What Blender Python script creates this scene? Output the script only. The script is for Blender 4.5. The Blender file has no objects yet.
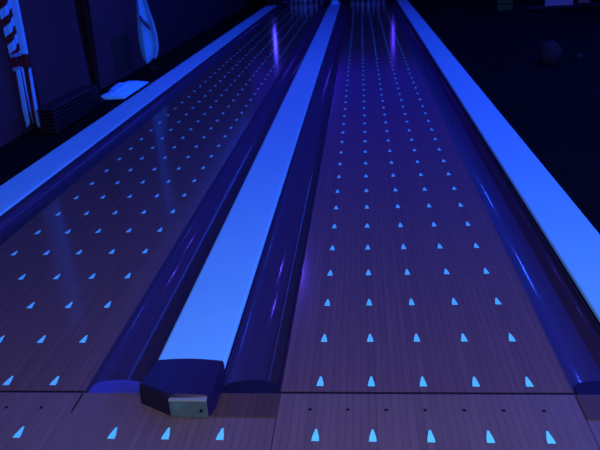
import bpy, bmesh, math, random
from mathutils import Vector, Matrix
random.seed(4)
S = bpy.context.scene
COL = S.collection

# ---------------------------------------------------------------- camera
W_PX, F_PX = 600.0, 676.63
PITCH, YAW, ROLL = 0.3905, 0.10446, -0.05982
cam_d = bpy.data.cameras.new('camera')
cam_d.sensor_width = 36.0
cam_d.lens = 36.0 * F_PX / W_PX
cam_d.clip_end = 200
cam_d.dof.use_dof = True; cam_d.dof.focus_distance = 3.2; cam_d.dof.aperture_fstop = 4.2
cam = bpy.data.objects.new('camera', cam_d); COL.objects.link(cam)
cp, sp, cy, sy, cr, sr = math.cos(PITCH), math.sin(PITCH), math.cos(YAW), math.sin(YAW), math.cos(ROLL), math.sin(ROLL)
fw = Vector((-sy*cp, cy*cp, -sp)); rt0 = Vector((cy, sy, 0)); up0 = rt0.cross(fw)
rt = cr*rt0 + sr*up0; up = cr*up0 - sr*rt0
M = Matrix((rt, up, -fw)).transposed().to_4x4(); M.translation = Vector((0.18191, 0, 1.52962))
cam.matrix_world = M
S.camera = cam

# ---------------------------------------------------------------- world, lamps, exposure
S.view_settings.view_transform = 'Standard'
S.view_settings.look = 'None'
S.view_settings.gamma = 1.0
S.view_settings.use_curve_mapping = False
S.view_settings.exposure = 0.0
w = bpy.data.worlds.new('world'); S.world = w; w.use_nodes = True
w.node_tree.nodes['Background'].inputs[0].default_value = (0.022, 0.009, 0.5, 1)
w.node_tree.nodes['Background'].inputs[1].default_value = 0.85

def area(name, loc, target, sx, sy_, power, col, along=False):
    d = bpy.data.lights.new(name, 'AREA'); d.shape = 'RECTANGLE'; d.size = sx; d.size_y = sy_
    d.energy = power; d.color = col
    o = bpy.data.objects.new(name, d); COL.objects.link(o); o.location = loc
    z = (Vector(loc)-Vector(target)).normalized(); yv = Vector((0, 1, 0)) if along else Vector((0, 0, 1))
    xv = yv.cross(z).normalized(); yv = z.cross(xv)
    o.rotation_euler = Matrix((xv, yv, z)).transposed().to_euler()
    return o
BLUE = (0.016, 0.072, 1.0)
# ultraviolet tubes hung along the right-hand side of the hall
for i, (y, pw) in enumerate([(-0.5, 520), (3.5, 290), (7.5, 215), (11.5, 165), (15.5, 90)]):
    area('unseen_blue_light', (4.5, y, 3.05), (-0.6, y, 0), 0.12, 1.3, pw, BLUE, True)
area('unseen_blue_light', (-2.62, 8.5, 3.1), (-2.2, 8.5, 0), 0.12, 16.0, 150, (0.016, 0.075, 1.0), True)  # unseen strip added to brighten the left-hand caps
# dim room light over the approach, behind the camera
area('approach_lamp', (0.5, -0.5, 2.3), (0.2, 2.4, 0), 0.8, 0.4, 115, (0.72, 0.66, 0.9))
# small violet lamps added overhead to put streaks in the gutters
for x, y in ((-1.15, 8.5), (-0.95, 9.6)):
    area('gutter_streak_light', (x, y, 3.15), (x, y-0.5, 0), 0.07, 0.07, 15, (0.10, 0.05, 1.0))

# ---------------------------------------------------------------- materials
def principled(name, col, rough=0.5, spec=0.5, coat=0.0, metal=0.0):
    m = bpy.data.materials.new(name); m.use_nodes = True
    b = m.node_tree.nodes['Principled BSDF']
    b.inputs['Base Color'].default_value = (*col, 1); b.inputs['Roughness'].default_value = rough
    b.inputs['Specular IOR Level'].default_value = spec; b.inputs['Coat Weight'].default_value = coat
    b.inputs['Metallic'].default_value = metal
    return m
def nd(m, t, **k):
    n = m.node_tree.nodes.new(t)
    for a, v in k.items(): setattr(n, a, v)
    return n
def lk(m, a, b): m.node_tree.links.new(a, b)
def math_n(m, op, a, b=None, c=None):
    n = nd(m, 'ShaderNodeMath', operation=op)
    for i, v in enumerate((a, b, c)):
        if v is None: continue
        if isinstance(v, (int, float)): n.inputs[i].default_value = v
        else: lk(m, v, n.inputs[i])
    return n.outputs[0]
def mixc(m, fac, a, b, mode='MIX'):
    n = nd(m, 'ShaderNodeMix', data_type='RGBA', blend_type=mode)
    if isinstance(fac, (int, float)): n.inputs[0].default_value = fac
    else: lk(m, fac, n.inputs[0])
    for i, v in ((6, a), (7, b)):
        if isinstance(v, tuple): n.inputs[i].default_value = (*v, 1)
        else: lk(m, v, n.inputs[i])
    return n.outputs[2]
def noisy(name, col, amp=0.25, scale=8.0, rough=0.5, spec=0.5, coat=0.0, metal=0.0, bump=0.0, stretch=(1, 1, 1)):
    m = principled(name, col, rough, spec, coat, metal); b = m.node_tree.nodes['Principled BSDF']
    tc = nd(m, 'ShaderNodeTexCoord'); mp = nd(m, 'ShaderNodeMapping'); mp.inputs['Scale'].default_value = stretch
    n = nd(m, 'ShaderNodeTexNoise'); n.inputs['Scale'].default_value = scale; n.inputs['Detail'].default_value = 4
    lk(m, tc.outputs['Object'], mp.inputs[0]); lk(m, mp.outputs[0], n.inputs['Vector'])
    lo = tuple(c*(1-amp) for c in col); hi = tuple(min(1, c*(1+amp)) for c in col)
    lk(m, mixc(m, n.outputs['Fac'], lo, hi), b.inputs['Base Color'])
    if bump:
        bp = nd(m, 'ShaderNodeBump'); bp.inputs['Strength'].default_value = bump; bp.inputs['Distance'].default_value = 0.01
        lk(m, n.outputs['Fac'], bp.inputs['Height']); lk(m, bp.outputs[0], b.inputs['Normal'])
    return m
BOARD = 1.0541/39
def boards(name, col, rough, seams=(), amp=0.16, coat=0.0, spec=0.5):
    """strip boards running along Y, each with its own tone, thin dark joints"""
    m = principled(name, col, rough, spec, coat); b = m.node_tree.nodes['Principled BSDF']
    g = nd(m, 'ShaderNodeNewGeometry'); sx = nd(m, 'ShaderNodeSeparateXYZ'); lk(m, g.outputs['Position'], sx.inputs[0])
    t = math_n(m, 'DIVIDE', math_n(m, 'ADD', sx.outputs[0], 0.144), BOARD)
    cell = math_n(m, 'FLOOR', t); fr = math_n(m, 'FRACT', t)
    wn = nd(m, 'ShaderNodeTexWhiteNoise', noise_dimensions='1D'); lk(m, cell, wn.inputs['W'])
    base = mixc(m, wn.outputs['Value'], tuple(c*(1-amp) for c in col), tuple(c*(1+amp) for c in col))
    mp = nd(m, 'ShaderNodeMapping'); mp.inputs['Scale'].default_value = (60, 2.5, 1)
    lk(m, g.outputs['Position'], mp.inputs[0])
    n = nd(m, 'ShaderNodeTexNoise'); n.inputs['Scale'].default_value = 1.0; n.inputs['Detail'].default_value = 5; lk(m, mp.outputs[0], n.inputs['Vector'])
    grain = mixc(m, n.outputs['Fac'], (0.78, 0.78, 0.78), (1.15, 1.15, 1.15))
    base = mixc(m, 1.0, base, grain, 'MULTIPLY')
    joint = math_n(m, 'LESS_THAN', math_n(m, 'ABSOLUTE', math_n(m, 'SUBTRACT', fr, 0.5)), 0.44)
    jf = math_n(m, 'ADD', math_n(m, 'MULTIPLY', joint, 0.25), 0.75)
    cj = nd(m, 'ShaderNodeCombineColor')
    for i in range(3): lk(m, jf, cj.inputs[i])
    base = mixc(m, 1.0, base, cj.outputs[0], 'MULTIPLY')
    for s in seams:
        d = math_n(m, 'LESS_THAN', math_n(m, 'ABSOLUTE', math_n(m, 'SUBTRACT', sx.outputs[0], s)), 0.0022)
        base = mixc(m, d, base, tuple(c*0.3 for c in col))
    lk(m, base, b.inputs['Base Color'])
    return m
LANE_C = (0.096, 0.060, 0.047)
M_lane = boards('lane_maple', LANE_C, 0.13, amp=0.07, spec=0.4)
M_app = boards('approach_maple', (0.108, 0.072, 0.050), 0.45, seams=(-0.144, 0.910), amp=0.07, spec=0.25)
M_panel = boards('stained_panel', (0.062, 0.036, 0.022), 0.5, spec=0.12)
M_cap = noisy('cap_plastic', (0.16, 0.53, 0.47), 0.05, 1.6, 0.6, 0.3)
M_gut = noisy('gutter_plastic', (0.022, 0.015, 0.032), 0.25, 1.2, 0.6, 0.15, coat=0.16, bump=0.12, stretch=(30, 1, 1))
M_gut.node_tree.nodes['Principled BSDF'].inputs['Coat Roughness'].default_value = 0.09
M_lip = noisy('gutter_lip_plastic', (0.035, 0.030, 0.13), 0.15, 5, 0.35)
M_lipshade = noisy('shaded_lip_plastic', (0.006, 0.005, 0.014), 0.15, 5, 0.6, 0.1)  # shadow at the right gutter ends, put into the lip colour
M_foul = noisy('foul_line_black', (0.006, 0.005, 0.008), 0.2, 20, 0.7, 0.1)
M_arrow = principled('fluorescent_marker', (0.16, 0.92, 0.60), 0.5)
M_dot = principled('dark_dowel', (0.006, 0.004, 0.006), 0.8, 0.1)
M_hood = noisy('hood_plastic', (0.008, 0.006, 0.018), 0.3, 6, 0.42, 0.35)
M_plate = noisy('brushed_steel', (0.15, 0.26, 0.17), 0.25, 30, 0.34, metal=0.75, stretch=(1, 1, 12))
M_rim = principled('bright_steel_edge', (0.22, 0.25, 0.14), 0.4, metal=0.2)
M_black = principled('black_rubber', (0.006, 0.006, 0.006), 0.7, 0.15)
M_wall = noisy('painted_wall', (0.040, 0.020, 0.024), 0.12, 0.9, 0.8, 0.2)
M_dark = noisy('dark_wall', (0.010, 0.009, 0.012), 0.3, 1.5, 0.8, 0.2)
M_mask = noisy('blue_lane_reflector', (0.30, 0.12, 0.75), 0.2, 1.0, 0.8, 0.2)  # brightened blue so the far lanes pick up a blue reflection
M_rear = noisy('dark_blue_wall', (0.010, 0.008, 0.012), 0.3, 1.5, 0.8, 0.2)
M_curb = principled('dark_curb', (0.02, 0.014, 0.022), 0.6, 0.2)
M_carpet = noisy('dark_carpet', (0.006, 0.007, 0.006), 0.4, 3.0, 0.95, 0.0)
M_ceil = noisy('ceiling_paint', (0.02, 0.02, 0.03), 0.2, 2, 0.9, 0.1)
M_vent = principled('dark_vent', (0.016, 0.018, 0.012), 0.7, 0.2)
M_rack = principled('dark_rack_metal', (0.008, 0.007, 0.007), 0.45, 0.3)
M_cloth = noisy('white_cloth', (0.16, 0.85, 0.85), 0.10, 25, 0.8, 0.2)
M_pin = noisy('pin_plastic', (0.25, 0.5, 0.6), 0.05, 4, 0.3)
M_pinred = principled('pin_stripe', (0.25, 0.01, 0.01), 0.4)
M_grey = principled('grey_slat', (0.03, 0.07, 0.012), 0.6, 0.2)
M_pole = principled('dark_pole', (0.02, 0.012, 0.010), 0.35)
M_brass = principled('dull_brass', (0.12, 0.08, 0.03), 0.4, metal=0.6)
M_bluecloth = noisy('dim_blue_cloth', (0.016, 0.014, 0.014), 0.3, 14, 0.9, 0.1)
M_flagwhite = noisy('white_satin', (0.09, 0.50, 0.62), 0.12, 9, 0.6, 0.3)
M_flagdark = noisy('dark_maroon_cloth', (0.012, 0.004, 0.003), 0.4, 9, 0.8, 0.1)
M_emblem = principled('emblem_ink', (0.03, 0.03, 0.10), 0.7)
def emit(name, col, st):
    m = bpy.data.materials.new(name); m.use_nodes = True; b = m.node_tree.nodes['Principled BSDF']
    b.inputs['Base Color'].default_value = (0.005, 0.005, 0.005, 1)
    b.inputs['Emission Color'].default_value = (*col, 1); b.inputs['Emission Strength'].default_value = st; b.inputs['Roughness'].default_value = 0.9; b.inputs['Specular IOR Level'].default_value = 0.05
    return m
M_tube = emit('violet_tube', (0.06, 0.045, 1.0), 18.0)
M_tube2 = emit('faint_violet_tube', (0.075, 0.03, 1.0), 8.0)
M_screen = emit('blue_screen', (0.010, 0.014, 0.16), 1.0)

# striped flag: pattern lives in the cloth's own UV (u across the cloth, v down it)
def flag_material():
    m = principled('striped_flag_cloth', (0.1, 0.3, 0.4), 0.7, 0.2); b = m.node_tree.nodes['Principled BSDF']
    uv = nd(m, 'ShaderNodeUVMap'); uv.uv_map = 'UVMap'
    sx = nd(m, 'ShaderNodeSeparateXYZ'); lk(m, uv.outputs[0], sx.inputs[0])
    st = math_n(m, 'LESS_THAN', math_n(m, 'FRACT', sx.outputs[1]), 0.52)      # v carries the stripe count
    lk(m, mixc(m, st, (0.045, 0.004, 0.006), (0.09, 0.42, 0.60)), b.inputs['Base Color'])
    return m
M_stripe = flag_material()

# ---------------------------------------------------------------- helpers
def box(bm, x0, x1, y0, y1, z0, z1):
    v = [bm.verts.new(p) for p in ((x0,y0,z0),(x1,y0,z0),(x1,y1,z0),(x0,y1,z0),(x0,y0,z1),(x1,y0,z1),(x1,y1,z1),(x0,y1,z1))]
    for f in ((3,2,1,0),(4,5,6,7),(0,1,5,4),(1,2,6,5),(2,3,7,6),(3,0,4,7)): bm.faces.new([v[i] for i in f])
def cyl(bm, p, q, r, n=12, r2=None):
    p, q = Vector(p), Vector(q); d = (q-p).normalized(); a = d.orthogonal().normalized(); b = d.cross(a)
    r2 = r if r2 is None else r2
    A = [bm.verts.new(p+(a*math.cos(t)+b*math.sin(t))*r) for t in [2*math.pi*i/n for i in range(n)]]
    B = [bm.verts.new(q+(a*math.cos(t)+b*math.sin(t))*r2) for t in [2*math.pi*i/n for i in range(n)]]
    for i in range(n): bm.faces.new((A[i], A[(i+1)%n], B[(i+1)%n], B[i]))
    bm.faces.new(A[::-1]); bm.faces.new(B)
def lathe(bm, prof, c=(0,0,0), n=20):
    rings = [[bm.verts.new((c[0]+r*math.cos(2*math.pi*i/n), c[1]+r*math.sin(2*math.pi*i/n), c[2]+z)) for i in range(n)] for r, z in prof]
    for A, B in zip(rings, rings[1:]):
        for i in range(n): bm.faces.new((A[i], A[(i+1)%n], B[(i+1)%n], B[i]))
    bm.faces.new(rings[0][::-1]); bm.faces.new(rings[-1])
def extrude_profile(bm, prof, y0, y1, seg=1):
    """closed XZ profile swept along Y"""
    rings = [[bm.verts.new((x, y0+(y1-y0)*k/seg, z)) for x, z in prof] for k in range(seg+1)]
    n = len(prof)
    for A, B in zip(rings, rings[1:]):
        for i in range(n): bm.faces.new((A[i], A[(i+1)%n], B[(i+1)%n], B[i]))
    bm.faces.new(rings[0]); bm.faces.new(rings[-1][::-1])
def build(name, bm, mat, parent=None, smooth=False, bevel=0, loc=None):
    bmesh.ops.recalc_face_normals(bm, faces=bm.faces)
    if bevel: bmesh.ops.bevel(bm, geom=list(bm.edges), offset=bevel, segments=2, affect='EDGES', profile=0.5)
    me = bpy.data.meshes.new(name); bm.to_mesh(me); bm.free()
    for f in me.polygons: f.use_smooth = smooth
    for mm in (mat if isinstance(mat, (list, tuple)) else [mat]): me.materials.append(mm)
    o = bpy.data.objects.new(name, me); COL.objects.link(o)
    if parent is not None:
        o.parent = parent; o.matrix_parent_inverse = Matrix.Translation(-parent.location)
    if loc is not None: o.location = loc
    return o
def auto_smooth(o, ang=0.6):
    m = o.modifiers.new('edges', 'EDGE_SPLIT'); m.split_angle = ang
def tag(o, label, cat, group=None, kind=None):
    o['label'] = label
    if cat: o['category'] = cat
    if group: o['group'] = group
    if kind: o['kind'] = kind
    return o
def thing(name, label, cat, loc=(0,0,0), group=None):
    o = bpy.data.objects.new(name, None); COL.objects.link(o); o.location = loc; o.empty_display_size = 0.1
    return tag(o, label, cat, group)
def struct(name, bm, mat, label=None, **k):
    o = build(name, bm, mat, **k); o['kind'] = 'structure'
    if label: o['label'] = label
    return o
def BM(): return bmesh.new()

# ---------------------------------------------------------------- layout numbers (metres)
SP = 1.0541/5.5                 # spacing of the marker columns
ROW = 0.305                     # spacing of the marker rows
Y0 = 1.837                      # the marker row on the approach
FOUL = 2.071
LANE_L = 18.29
Y_END = FOUL+LANE_L+0.86
R0, R1 = -0.144, 0.910          # right lane edges
PITCHX = 1.8137
L0, L1 = R0-PITCHX, R1-PITCHX
GW = 0.235
CAPS = {'left': (-2.495, L0-GW-0.003), 'centre': (L1+GW+0.002, R0-GW-0.002), 'right': (R1+GW+0.003, R1+GW+0.285)}

# ---------------------------------------------------------------- structure
floor_bm = BM()
box(floor_bm, -3.1, 6.0, -3.5, FOUL-0.008, -0.10, 0.0)
floor = struct('floor', floor_bm, M_app, 'wooden strip-board approach in front of the lanes')
b = BM(); box(b, -3.1, -2.515, FOUL-0.008, 23.0, -0.12, -0.004); struct('floor_left', b, M_carpet, 'dark floor strip between the left cap and the wall')
b = BM(); box(b, 1.45, 9.0, FOUL-0.008, 23.0, -0.12, -0.004); struct('floor_right', b, M_carpet, 'dark floor to the right of the lanes')
b = BM(); box(b, -2.51, 1.445, FOUL-0.008, 23.0, -0.2, -0.13); struct('floor_lane_bed', b, M_dark, 'dark bed under the lanes')
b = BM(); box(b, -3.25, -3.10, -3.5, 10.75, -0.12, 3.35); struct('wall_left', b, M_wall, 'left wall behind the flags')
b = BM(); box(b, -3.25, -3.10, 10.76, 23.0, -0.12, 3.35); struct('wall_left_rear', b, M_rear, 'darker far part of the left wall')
b = BM(); box(b, -3.25, 9.1, 23.0, 23.15, -0.12, 3.35); struct('wall_back', b, M_dark, 'dark end wall behind the pin decks')
b = BM(); box(b, 9.0, 9.15, -3.5, 23.0, -0.12, 3.35); struct('wall_right', b, M_dark, 'dark right wall')
b = BM(); box(b, -3.09, 2.2, 20.05, 20.12, 1.75, 3.30); struct('trim_masking', b, M_mask, 'unseen masking boards above the pin decks, made bright blue to reflect in the lanes')

# ---------------------------------------------------------------- marker helper
def marker_bm(x, y):
    """long narrow dart pointing down the lane"""
    bm = BM()
    sh = [(-0.0130, -0.031), (0.0130, -0.031), (0.0110, -0.010), (0.0030, 0.028), (-0.0030, 0.028), (-0.0110, -0.010)]
    lo = [bm.verts.new((x+a, y+c, 0.0002)) for a, c in sh]; hi = [bm.verts.new((x+a, y+c, 0.0012)) for a, c in sh]
    bm.faces.new(hi); bm.faces.new(lo[::-1])
    for i in range(6): bm.faces.new((lo[i], lo[(i+1)%6], hi[(i+1)%6], hi[i]))
    return bm

# ---------------------------------------------------------------- lanes
def lane(x0, x1, col0, label):
    t = thing('bowling_lane', label, 'bowling lane', ((x0+x1)/2, FOUL, 0))
    b = BM(); box(b, x0, x1, FOUL+0.008, Y_END, -0.12, 0.0); build('lane_bed', b, M_lane, t)
    b = BM(); box(b, x0, x1, FOUL-0.007, FOUL+0.007, -0.06, -0.002); build('foul_line', b, M_foul, t)
    n_rows = int((FOUL+LANE_L-0.6-Y0)/ROW)
    stuff = BM()
    for r in range(1, n_rows+1):
        for c in range(5):
            mb = marker_bm(col0+c*SP, Y0+r*ROW)
            if r <= 20: build('arrow_marker', mb, M_arrow, t)
            else:
                me = bpy.data.meshes.new('tmp'); mb.to_mesh(me); mb.free(); stuff.from_mesh(me); bpy.data.meshes.remove(me)
    o = build('arrow_marker', stuff, M_arrow, t); o['kind'] = 'stuff'; o['label'] = 'pale glowing arrow markers on the far part of the lane'
    return t
lane(L0, L1, -PITCHX, 'wooden bowling lane with rows of glowing arrow markers, between the left and centre blue strips')
lane(R0, R1, 0.0, 'wooden bowling lane with rows of glowing arrow markers, between the centre and right blue strips')

# markers and foul dots let into the approach
for x in [c*SP for c in range(5)] + [-PITCHX+c*SP for c in range(5)] + [-0.325, -0.515, -0.705]:
    build('arrow_marker', marker_bm(x, Y0), M_arrow, floor)
for cx in [-0.028, -0.028-PITCHX]:
    for k in range(7):
        b = BM(); lathe(b, [(0.0068, 0.0002), (0.0068, 0.001)], (cx+k*BOARD*5, 1.972, 0), 14); build('approach_dot', b, M_dot, floor)
b = BM(); box(b, L1-0.003, L1+0.003, 1.945, FOUL-0.012, 0.0002, 0.0012); build('groove', b, M_dot, floor)

# stained glossy boards between hood / cap and the lanes
for x0, x1, lab in ((-0.377, -0.147, 'dark glossy stained board between the end hood and the right lane'),
                    (0.913, 1.40, 'dark glossy stained board at the end of the rightmost gutter')):
    b = BM(); box(b, x0, x1, 1.924, FOUL-0.014, 0.0005, 0.004); o = build('threshold_board', b, M_panel, None, bevel=0.001); tag(o, lab, 'board')

# ---------------------------------------------------------------- gutters
def gutter(x0, x1, label, lip):
    t = thing('gutter', label, 'gutter', ((x0+x1)/2, FOUL, 0))
    x0 += 0.002; x1 -= 0.002; cx, hw = (x0+x1)/2, (x1-x0)/2
    n = 22; prof = []
    for i in range(n+1):
        a = math.pi*i/n; prof.append((cx-(hw-0.006)*math.cos(a), -0.004-0.052*math.sin(a)**0.8))
    outer = [(x1, -0.003), (x1, -0.07), (x0, -0.07), (x0, -0.003)]
    b = BM(); extrude_profile(b, prof+outer, FOUL+0.012, FOUL+LANE_L+0.86, 60)
    o = build('gutter_channel', b, M_gut, t, smooth=True); auto_smooth(o, 0.7)
    # curved end plate where the channel meets the approach; dark copy paints shadow
    b = BM(); m_ = 14; ys = [FOUL-0.006, FOUL+0.030]
    ringA = []; 
    top = [(cx-(hw-0.012)*math.cos(math.pi*i/m_), ys[1]+0.055*math.sin(math.pi*i/m_)**0.7) for i in range(m_+1)]
    lo = [b.verts.new((x, y, -0.020)) for x, y in top+[(x1-0.012, ys[0]), (x0+0.012, ys[0])]]
    hi = [b.verts.new((x, y, -0.006)) for x, y in top+[(x1-0.012, ys[0]), (x0+0.012, ys[0])]]
    b.faces.new(hi); b.faces.new(lo[::-1]); k = len(lo)
    for i in range(k): b.faces.new((lo[i], lo[(i+1)%k], hi[(i+1)%k], hi[i]))
    build('gutter_lip', b, lip, t)
    return t
gutter(L0-GW, L0, 'dark blue glossy gutter between the leftmost blue strip and the left lane', M_lip)
gutter(L1, L1+GW, 'dark blue glossy gutter between the left lane and the centre strip', M_lip)
gutter(R0-GW, R0, 'dark blue glossy gutter between the centre strip and the right lane', M_lipshade)
gutter(R1, R1+GW, 'dark blue glossy gutter between the right lane and the rightmost strip', M_lipshade)

# ---------------------------------------------------------------- caps between the lanes
def cap(x0, x1, y0, label):
    zt, e = 0.022, 0.012
    prof = [(x0, 0.006), (x0, zt-e), (x0+e*0.3, zt-e*0.3), (x0+e, zt), ((x0+x1)/2, zt+0.0005), (x1-e, zt), (x1-e*0.3, zt-e*0.3), (x1, zt-e), (x1, 0.006)]
    b = BM(); extrude_profile(b, prof, y0, 19.85, 30)
    o = build('division_cap', b, M_cap, None, smooth=True); auto_smooth(o, 0.2)
    b = BM(); box(b, x0+0.002, x1-0.002, y0+0.001, 19.85, -0.12, 0.0055); build('curb', b, M_curb, o)
    return tag(o, label, 'lane divider')
cap(*CAPS['left'], FOUL+0.02, 'glowing blue divider strip at the far left, beside the flags')
cap(*CAPS['centre'], 2.16, 'glowing blue divider strip between the two lanes, ending in a dark hood')
cap(*CAPS['right'], FOUL+0.02, 'glowing blue divider strip on the right beside the dark floor')

# ---------------------------------------------------------------- end hood of the centre cap
hood = thing('end_hood', 'dark octagonal plastic hood closing the near end of the centre strip', 'hood', (-0.51, 1.94, 0))
b = BM()
# plan outline (x, y) from front-left chamfer round; lofted to a slightly crowned, slightly smaller top
def crown(x, y): return 0.078 + 0.014*(1-((x+0.51)/0.16)**2) + 0.004*(y-1.95)/0.2
nx, ny = 12, 8
def interp_top(u, v):
    # front edge polyline (chamfer, front, right corner) and straight back edge
    f = [(-0.652, 2.012), (-0.522, 1.938), (-0.388, 1.938), (-0.374, 1.985)]
    L = [0, .42, .9, 1.0]
    for i in range(3):
        if u <= L[i+1]+1e-9:
            k = (u-L[i])/(L[i+1]-L[i]); p = (f[i][0]+(f[i+1][0]-f[i][0])*k, f[i][1]+(f[i+1][1]-f[i][1])*k); break
    bk = (-0.626+(0.256)*u, 2.150)
    return p[0]+(bk[0]-p[0])*v, p[1]+(bk[1]-p[1])*v
us = [0, .1, .2, .3, .42, .5, .6, .7, .8, .9, 1.0]
G = [[b.verts.new((*interp_top(u, j/ny), crown(*interp_top(u, j/ny)))) for u in us] for j in range(ny+1)]
for j in range(ny):
    for i in range(len(us)-1): b.faces.new((G[j][i], G[j][i+1], G[j+1][i+1], G[j+1][i]))
ringtop = G[0] + [G[j][-1] for j in range(1, ny+1)] + G[ny][-2::-1] + [G[j][0] for j in range(ny-1, 0, -1)]
def low(v, z):
    cx, cyy = -0.51, 2.06
    return b.verts.new((v.co.x+(v.co.x-cx)*0.03, v.co.y+(-0.012 if v.co.y < 2.10 else 0.0), z))
midr = [b.verts.new((v.co.x+(v.co.x+0.51)*0.02, v.co.y+(-0.008 if v.co.y < 2.10 else 0), v.co.z-0.010)) for v in ringtop]
lowr = [low(v, 0.002 if v.co.y < 2.08 else 0.002) for v in ringtop]
n = len(ringtop)
for A, B in ((ringtop, midr), (midr, lowr)):
    for i in range(n): b.faces.new((A[i], A[(i+1)%n], B[(i+1)%n], B[i]))
b.faces.new(lowr)
ho = build('hood_shell', b, M_hood, hood, smooth=True); auto_smooth(ho, 0.5)
b = BM(); box(b, -0.522, -0.386, 1.917, 1.9245, 0.004, 0.074); pl = build('end_plate', b, M_plate, hood, bevel=0.002); pl['label'] = 'bluish brushed steel plate'
b = BM(); box(b, -0.522, -0.386, 1.9150, 1.936, 0.0745, 0.0800); e_ = build('plate_rim', b, M_rim, hood, bevel=0.001)
b = BM(); cyl(b, (-0.408, 1.9165, 0.036), (-0.408, 1.912, 0.036), 0.0062, 14); sc_ = build('screw', b, M_black, hood)
# small pale reflector unit on the far end of the centre cap
b = BM(); box(b, -0.60, -0.43, 19.0, 19.2, 0.026, 0.13)
tag(build('sensor_box', b, M_cloth, None, bevel=0.01), 'small pale box at the far end of the centre blue strip', 'sensor box')

# ---------------------------------------------------------------- pin end
for nm, (x0, x1) in CAPS.items():
    b = BM(); box(b, x0+0.03, x1-0.03, 19.87, 21.6, -0.12, 0.9)
    tag(build('kickback_panel', b, M_dark, None, bevel=0.01), 'dark side partition of the pin deck at the end of the %s blue strip' % nm, 'partition')
def tube(x, y, lab, tm, dz=0.0):
    t = thing('unseen_violet_tube', lab, 'lamp', (x, y, 0.9+dz))
    b = BM(); cyl(b, (x, y, 0.72+dz), (x, y, 1.38+dz), 0.022, 16); build('tube', b, tm, t, smooth=True)
    for z0, z1 in ((0.66+dz, 0.72+dz), (1.38+dz, 1.44+dz)):
        b = BM(); box(b, x-0.03, x+0.03, y-0.02, y+0.035, z0, z1); build('socket', b, M_black, t)
    b = BM(); box(b, x-0.025, x+0.025, y+0.036, y+0.07, 0.64+dz, 1.76+dz); build('back_plate', b, M_black, t)
tube(-2.29, 19.80, 'upright violet blacklight tube at the far end of the left strip', M_tube)
tube(1.06, 19.80, 'upright violet blacklight tube at the far right corner of the right lane', M_tube2)
M_tube3 = emit('added_streak_tube', (0.10, 0.04, 1.0), 30.0)  # unseen tube added so the far gutters show violet streaks
tube(-0.84, 19.96, 'added upright violet tube high above the centre strip, for streaks in the gutters', M_tube3, 1.05)

PIN = [(0.0257,0),(0.029,0.01),(0.0475,0.06),(0.0575,0.095),(0.0605,0.115),(0.058,0.145),(0.048,0.19),(0.033,0.225),(0.025,0.255),(0.0235,0.275),(0.028,0.305),(0.0325,0.34),(0.030,0.362),(0.020,0.376),(0.006,0.381)]
def make_pin(loc, label, group):
    t = thing('bowling_pin', label, 'bowling pin', loc, group)
    b = BM(); lathe(b, PIN, (0, 0, 0), 20); o = build('pin_body', b, M_pin, t, smooth=True); o.matrix_parent_inverse = Matrix()
    for z in (0.262, 0.282):
        b = BM(); lathe(b, [(0.0262, z-0.004), (0.0262, z+0.004)], (0, 0, 0), 20); o = build('neck_stripe', b, M_pinred, t, smooth=True); o.matrix_parent_inverse = Matrix()
    return t
proto = None
for cx, side in ((L0+0.527, 'left'), (R0+0.527, 'right')):
    for r in range(4):
        for k in range(r+1):
            loc = (cx+(k-r/2)*0.3048, FOUL+LANE_L+r*0.264, 0.001)
            lab = 'white bowling pin standing on the far deck of the %s lane' % side; grp = 'pins at the end of the %s lane' % side
            if proto is None: proto = make_pin(loc, lab, grp); continue
            c = proto.copy(); COL.objects.link(c); c.location = loc; c['label'] = lab; c['group'] = grp
            for ch in proto.children:
                d = ch.copy(); COL.objects.link(d); d.parent = c; d.matrix_parent_inverse = Matrix()
# lamps over the pin decks
area('pin_deck_lamp', (L0+0.527, 20.25, 1.6), (L0+0.527, 20.7, 0), 0.9, 0.08, 4, (0.05, 0.10, 1.0))
area('pin_deck_lamp', (R0+0.527, 20.25, 1.6), (R0+0.527, 20.7, 0), 0.9, 0.08, 0.6, (0.05, 0.10, 1.0))

# ---------------------------------------------------------------- left wall: vent, flags, rack, cloth
vent = thing('wall_vent', 'dark rectangular vent low on the left wall, behind the pale cloth', 'vent', (-3.09, 9.25, 0.30))
b = BM(); box(b, -3.098, -3.090, 8.90, 9.60, 0.05, 0.55); build('back_plate', b, M_vent, vent)
b = BM(); 
for z0 in [0.08+0.035*k for k in range(13)]: box(b, -3.089, -3.082, 8.93, 9.57, z0, z0+0.018)
build('louvre', b, M_vent, vent)

def pole_parts(t, x, y, h=2.35):
    b = BM(); cyl(b, (x, y, 0.04), (x, y, h), 0.013, 12); build('pole', b, M_pole, t, smooth=True)
    b = BM(); lathe(b, [(0.07, 0.0), (0.075, 0.012), (0.06, 0.03), (0.035, 0.045), (0.025, 0.09), (0.018, 0.10)], (x, y, 0), 24)
    s = build('base', b, M_black, t, smooth=True)
    b = BM(); lathe(b, [(0.008, 0), (0.022, 0.015), (0.028, 0.04), (0.018, 0.07), (0.003, 0.12)], (x, y, h), 16); build('finial', b, M_brass, t, smooth=True)

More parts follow.
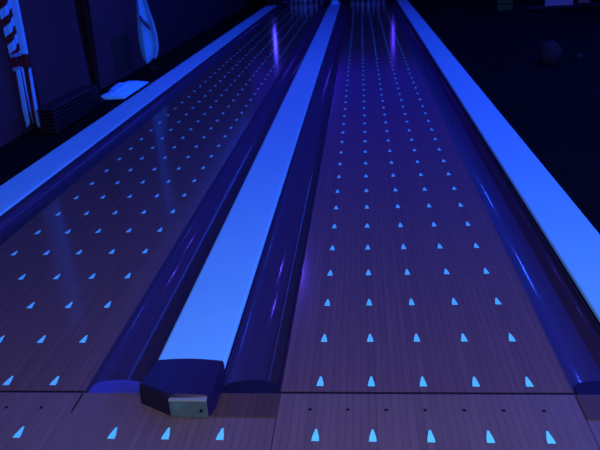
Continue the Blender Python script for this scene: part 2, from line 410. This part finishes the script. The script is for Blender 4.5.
def drape(name, x, y, ztop, zbot, width, depth, folds, seed, mat, parent, uvfun, lean=0.0, top_w=0.35, swell=None, phase=0.0, dirv=(1, 0), u0=0.0):
    """hanging cloth gathered against its pole; thickness from a solidify modifier"""
    rnd = random.Random(seed); NU, NV = 60, 70
    b = BM(); uvl = b.loops.layers.uv.new('UVMap'); P = []; UV = {}
    for j in range(NV+1):
        v = j/NV; z0 = ztop+(zbot-ztop)*v
        wv = width*(top_w+(1-top_w)*(swell(v) if swell else min(1, v*1.3)))
        row = []
        for i in range(NU+1):
            u = i/NU
            a = folds*2*math.pi*u+phase+1.2*math.sin(2.2*v+seed)
            q = (u-u0)*wv; n_ = depth*(0.5+0.5*math.sin(a))*(0.5+0.5*min(1, v*2))
            yy = y+dirv[1]*q-abs(dirv[0])*n_ + lean*v + 0.004*math.sin(9*v+seed*2)
            xx = x+dirv[0]*q+abs(dirv[1])*n_+0.006*math.sin(5*v+3*u)
            zz = z0 - (0.05*math.sin(a*0.5+1)+0.05*u)*(v**6)
            vt = b.verts.new((xx, yy, zz)); UV[vt] = uvfun(u, z0); row.append(vt)
        P.append(row)
    for j in range(NV):
        for i in range(NU):
            f = b.faces.new((P[j][i], P[j+1][i], P[j+1][i+1], P[j][i+1]))
            for l in f.loops: l[uvl].uv = UV[l.vert]
    me = bpy.data.meshes.new(name); b.to_mesh(me); b.free()
    for f in me.polygons: f.use_smooth = True
    me.materials.append(mat)
    o = bpy.data.objects.new(name, me); COL.objects.link(o); o.parent = parent; o.matrix_parent_inverse = Matrix.Translation(-parent.location)
    s = o.modifiers.new('thick', 'SOLIDIFY'); s.thickness = 0.003
    return o

# flag 1: striped
t = thing('flag_stand', 'red and white striped flag drooping on a floor pole, nearest on the left wall', 'flag', (-2.95, 6.28, 0), )
pole_parts(t, -2.95, 6.28)
def uv1(u, z):
    if z > 0.74: return (u, 0.30 if u < 0.30 else z*6.6 + u*0.9+0.1)      # short crossing stripes, long light edge
    if z > 0.64: return (u, 0.8)
    return (u, u*2.7 + 0.15 - (0.66-z)*0.8)
drape('flag_cloth', -2.96, 6.24, 2.2, 0.10, 0.165, 0.05, 1.6, 1, M_stripe, t, uv1, dirv=(-0.62, -0.78), top_w=0.5, swell=lambda v: 0.9+0.1*math.cos((v-0.5)*5), u0=0.05)
# flag 2: dark
t = thing('flag_stand', 'very dark maroon flag hanging furled on a floor pole, in the middle of the three', 'flag', (-2.83, 7.5, 0))
pole_parts(t, -2.83, 7.5)
drape('flag_cloth', -2.83, 7.46, 2.2, 0.08, 0.21, 0.05, 2.0, 2, M_flagdark, t, lambda u, z: (u, z), dirv=(0.92, 0.1), u0=0.45, top_w=0.2, swell=lambda v: 0.6*math.sin(math.pi*min(1, v*0.9+0.05))+0.3*(1-v))
# flag 3: white with dark emblem
t = thing('flag_stand', 'white flag with a small dark emblem on a floor pole, farthest on the left wall', 'flag', (-2.83, 9.65, 0))
pole_parts(t, -2.83, 9.65)
def sw3(v):
    k = min(1, max(0, (v-0.50)/0.36)); k = k*k*(3-2*k)
    e = max(0, (v-0.90)/0.10)
    return 0.12+0.88*k-0.55*e*e
drape('flag_cloth', -2.86, 9.58, 2.2, 0.17, 0.27, 0.05, 1.5, 3, M_flagwhite, t, lambda u, z: (u, z), dirv=(0.95, 0.1), top_w=0.35, swell=sw3, u0=0.28)
b = BM()
rnd = random.Random(8)
for k in range(6):
    xx = -2.84+0.018*k+0.01*rnd.random(); zz = 0.70-0.022*k+0.02*rnd.random()
    cyl(b, (xx, 9.508, zz-0.03), (xx-0.016, 9.508, zz+0.045), 0.014, 8)
build('emblem', b, M_emblem, t, smooth=True)

# long low rack of dark bars between the first two flags
rk = thing('bar_rack', 'long low dark rack of stacked horizontal bars on the floor beside the striped flag', 'rack', (-2.69, 6.8, 0))
for z in [0.03+0.034*k for k in range(7)]:
    b = BM(); box(b, -2.86, -2.70, 6.03, 7.20, z, z+0.016); build('bar', b, M_rack, rk, bevel=0.004)
for yy in (6.06, 7.14):
    for xx in (-2.845, -2.715):
        b = BM(); box(b, xx-0.009, xx+0.009, yy, yy+0.03, 0.0, 0.262); build('upright', b, M_black, rk)

# crumpled pale cloth on the floor strip
def crumple(name, label, cat, pts_fn, NU, NV, mat):
    b = BM(); P = [[b.verts.new(pts_fn(i/NU, j/NV)) for i in range(NU+1)] for j in range(NV+1)]
    for j in range(NV):
        for i in range(NU): b.faces.new((P[j][i], P[j][i+1], P[j+1][i+1], P[j+1][i]))
    bot = {}
    edge = P[0]+[P[j][-1] for j in range(1, NV+1)]+P[NV][-2::-1]+[P[j][0] for j in range(NV-1, 0, -1)]
    lo = [b.verts.new((v.co.x, v.co.y, -0.003)) for v in edge]; n = len(edge)
    for i in range(n): b.faces.new((edge[i], edge[(i+1)%n], lo[(i+1)%n], lo[i]))
    b.faces.new(lo)
    o = build(name, b, mat, None, smooth=True); auto_smooth(o, 1.0); return tag(o, label, cat)
def cl(u, v):
    x = -2.93+0.34*u; y = 7.66+0.98*v
    x += 0.04*math.sin(v*7)*(1-u)
    h = 0.012+0.075*math.sin(math.pi*min(1, max(0, u)))**0.6*math.sin(math.pi*min(1, v*0.92+0.08))**0.5*(0.88+0.12*math.sin(v*19+u*7))*(0.9+0.1*math.sin(u*17-v*5))
    return (x, y, h)
crumple('cloth', 'crumpled pale blue-lit cloth lying on the floor between the dark and white flags', 'cloth', cl, 24, 50, M_cloth)

# ---------------------------------------------------------------- right side, dim things in the dark
b = BM(); NB = 28; rings = []
for k, (hw, hd, z, ox) in enumerate([(0.075, 0.06, 0.0, 0.0), (0.10, 0.08, 0.02, 0.0), (0.125, 0.085, 0.09, 0.01), (0.13, 0.075, 0.16, 0.02), (0.10, 0.05, 0.22, 0.0), (0.075, 0.025, 0.262, -0.035), (0.07, 0.012, 0.27, -0.035)]):
    ring = []
    for i in range(NB):
        a = 2*math.pi*i/NB; r = 1+0.05*math.sin(5*a+k)
        ring.append(b.verts.new((2.50+ox+hw*r*math.cos(a), 8.80+hd*r*math.sin(a), z-0.003+(0.02*math.cos(a) if k > 3 else 0))))
    rings.append(ring)
for A, B in zip(rings, rings[1:]):
    for i in range(NB): b.faces.new((A[i], A[(i+1)%NB], B[(i+1)%NB], B[i]))
b.faces.new(rings[0][::-1]); b.faces.new(rings[-1])
tag(build('bag', b, M_bluecloth, None, smooth=True), 'dim dark-blue slumped bag on the dark floor right of the lanes', 'bag')
b = BM(); lathe(b, [(0.035, 0.0), (0.042, 0.03), (0.04, 0.07), (0.03, 0.075)], (2.92, 8.98, -0.003), 18)
tag(build('cup', b, M_bluecloth, None, smooth=True), 'small dim cup on the dark floor beside the slumped bag', 'cup')

# far right: counter with a blue screen, grey slatted cabinet
t = thing('counter', 'black counter far away in the dark right side, under the blue screen', 'counter', (4.5, 15.4, 0))
b = BM(); box(b, 3.75, 5.7, 15.15, 15.65, -0.003, 0.02); build('plinth', b, M_black, t)
b = BM(); box(b, 3.7, 5.75, 15.10, 15.7, 0.021, 0.05); build('top', b, M_black, t, bevel=0.004)
def screen(x0, x1, y, z0, z1, lab, mat):
    t = thing('screen', lab, 'screen', ((x0+x1)/2, y, z0))
    b = BM(); box(b, x0-0.02, x1+0.02, y, y+0.04, z0-0.012, z1+0.02); build('casing', b, M_black, t, bevel=0.004)
    b = BM(); box(b, x0, x1, y-0.003, y-0.0005, z0, z1); build('panel', b, mat, t)
    b = BM(); box(b, (x0+x1)/2-0.1, (x0+x1)/2+0.1, y-0.04, y+0.10, 0.0505, z0-0.0125); build('stand', b, M_black, t)
M_screen2 = emit('dim_screen', (0.008, 0.006, 0.05), 1.0)
screen(4.03, 4.60, 15.3, 0.075, 0.50, 'wide saturated blue screen low at the far right', M_screen)
screen(4.70, 4.95, 15.3, 0.10, 0.50, 'narrow dim violet screen right of the blue one', M_screen2)
cab = thing('slatted_cabinet', 'dim grey-green slatted cabinet far away, right of the rightmost strip', 'cabinet', (3.2, 15.3, 0))
b = BM(); box(b, 3.04, 3.38, 15.32, 15.62, -0.003, 0.9); build('body', b, M_black, cab, bevel=0.004)
for k in range(6):
    b = BM(); box(b, 3.05, 3.37, 15.295, 15.318, 0.03+0.14*k, 0.145+0.14*k); build('slat', b, M_grey, cab, bevel=0.003)
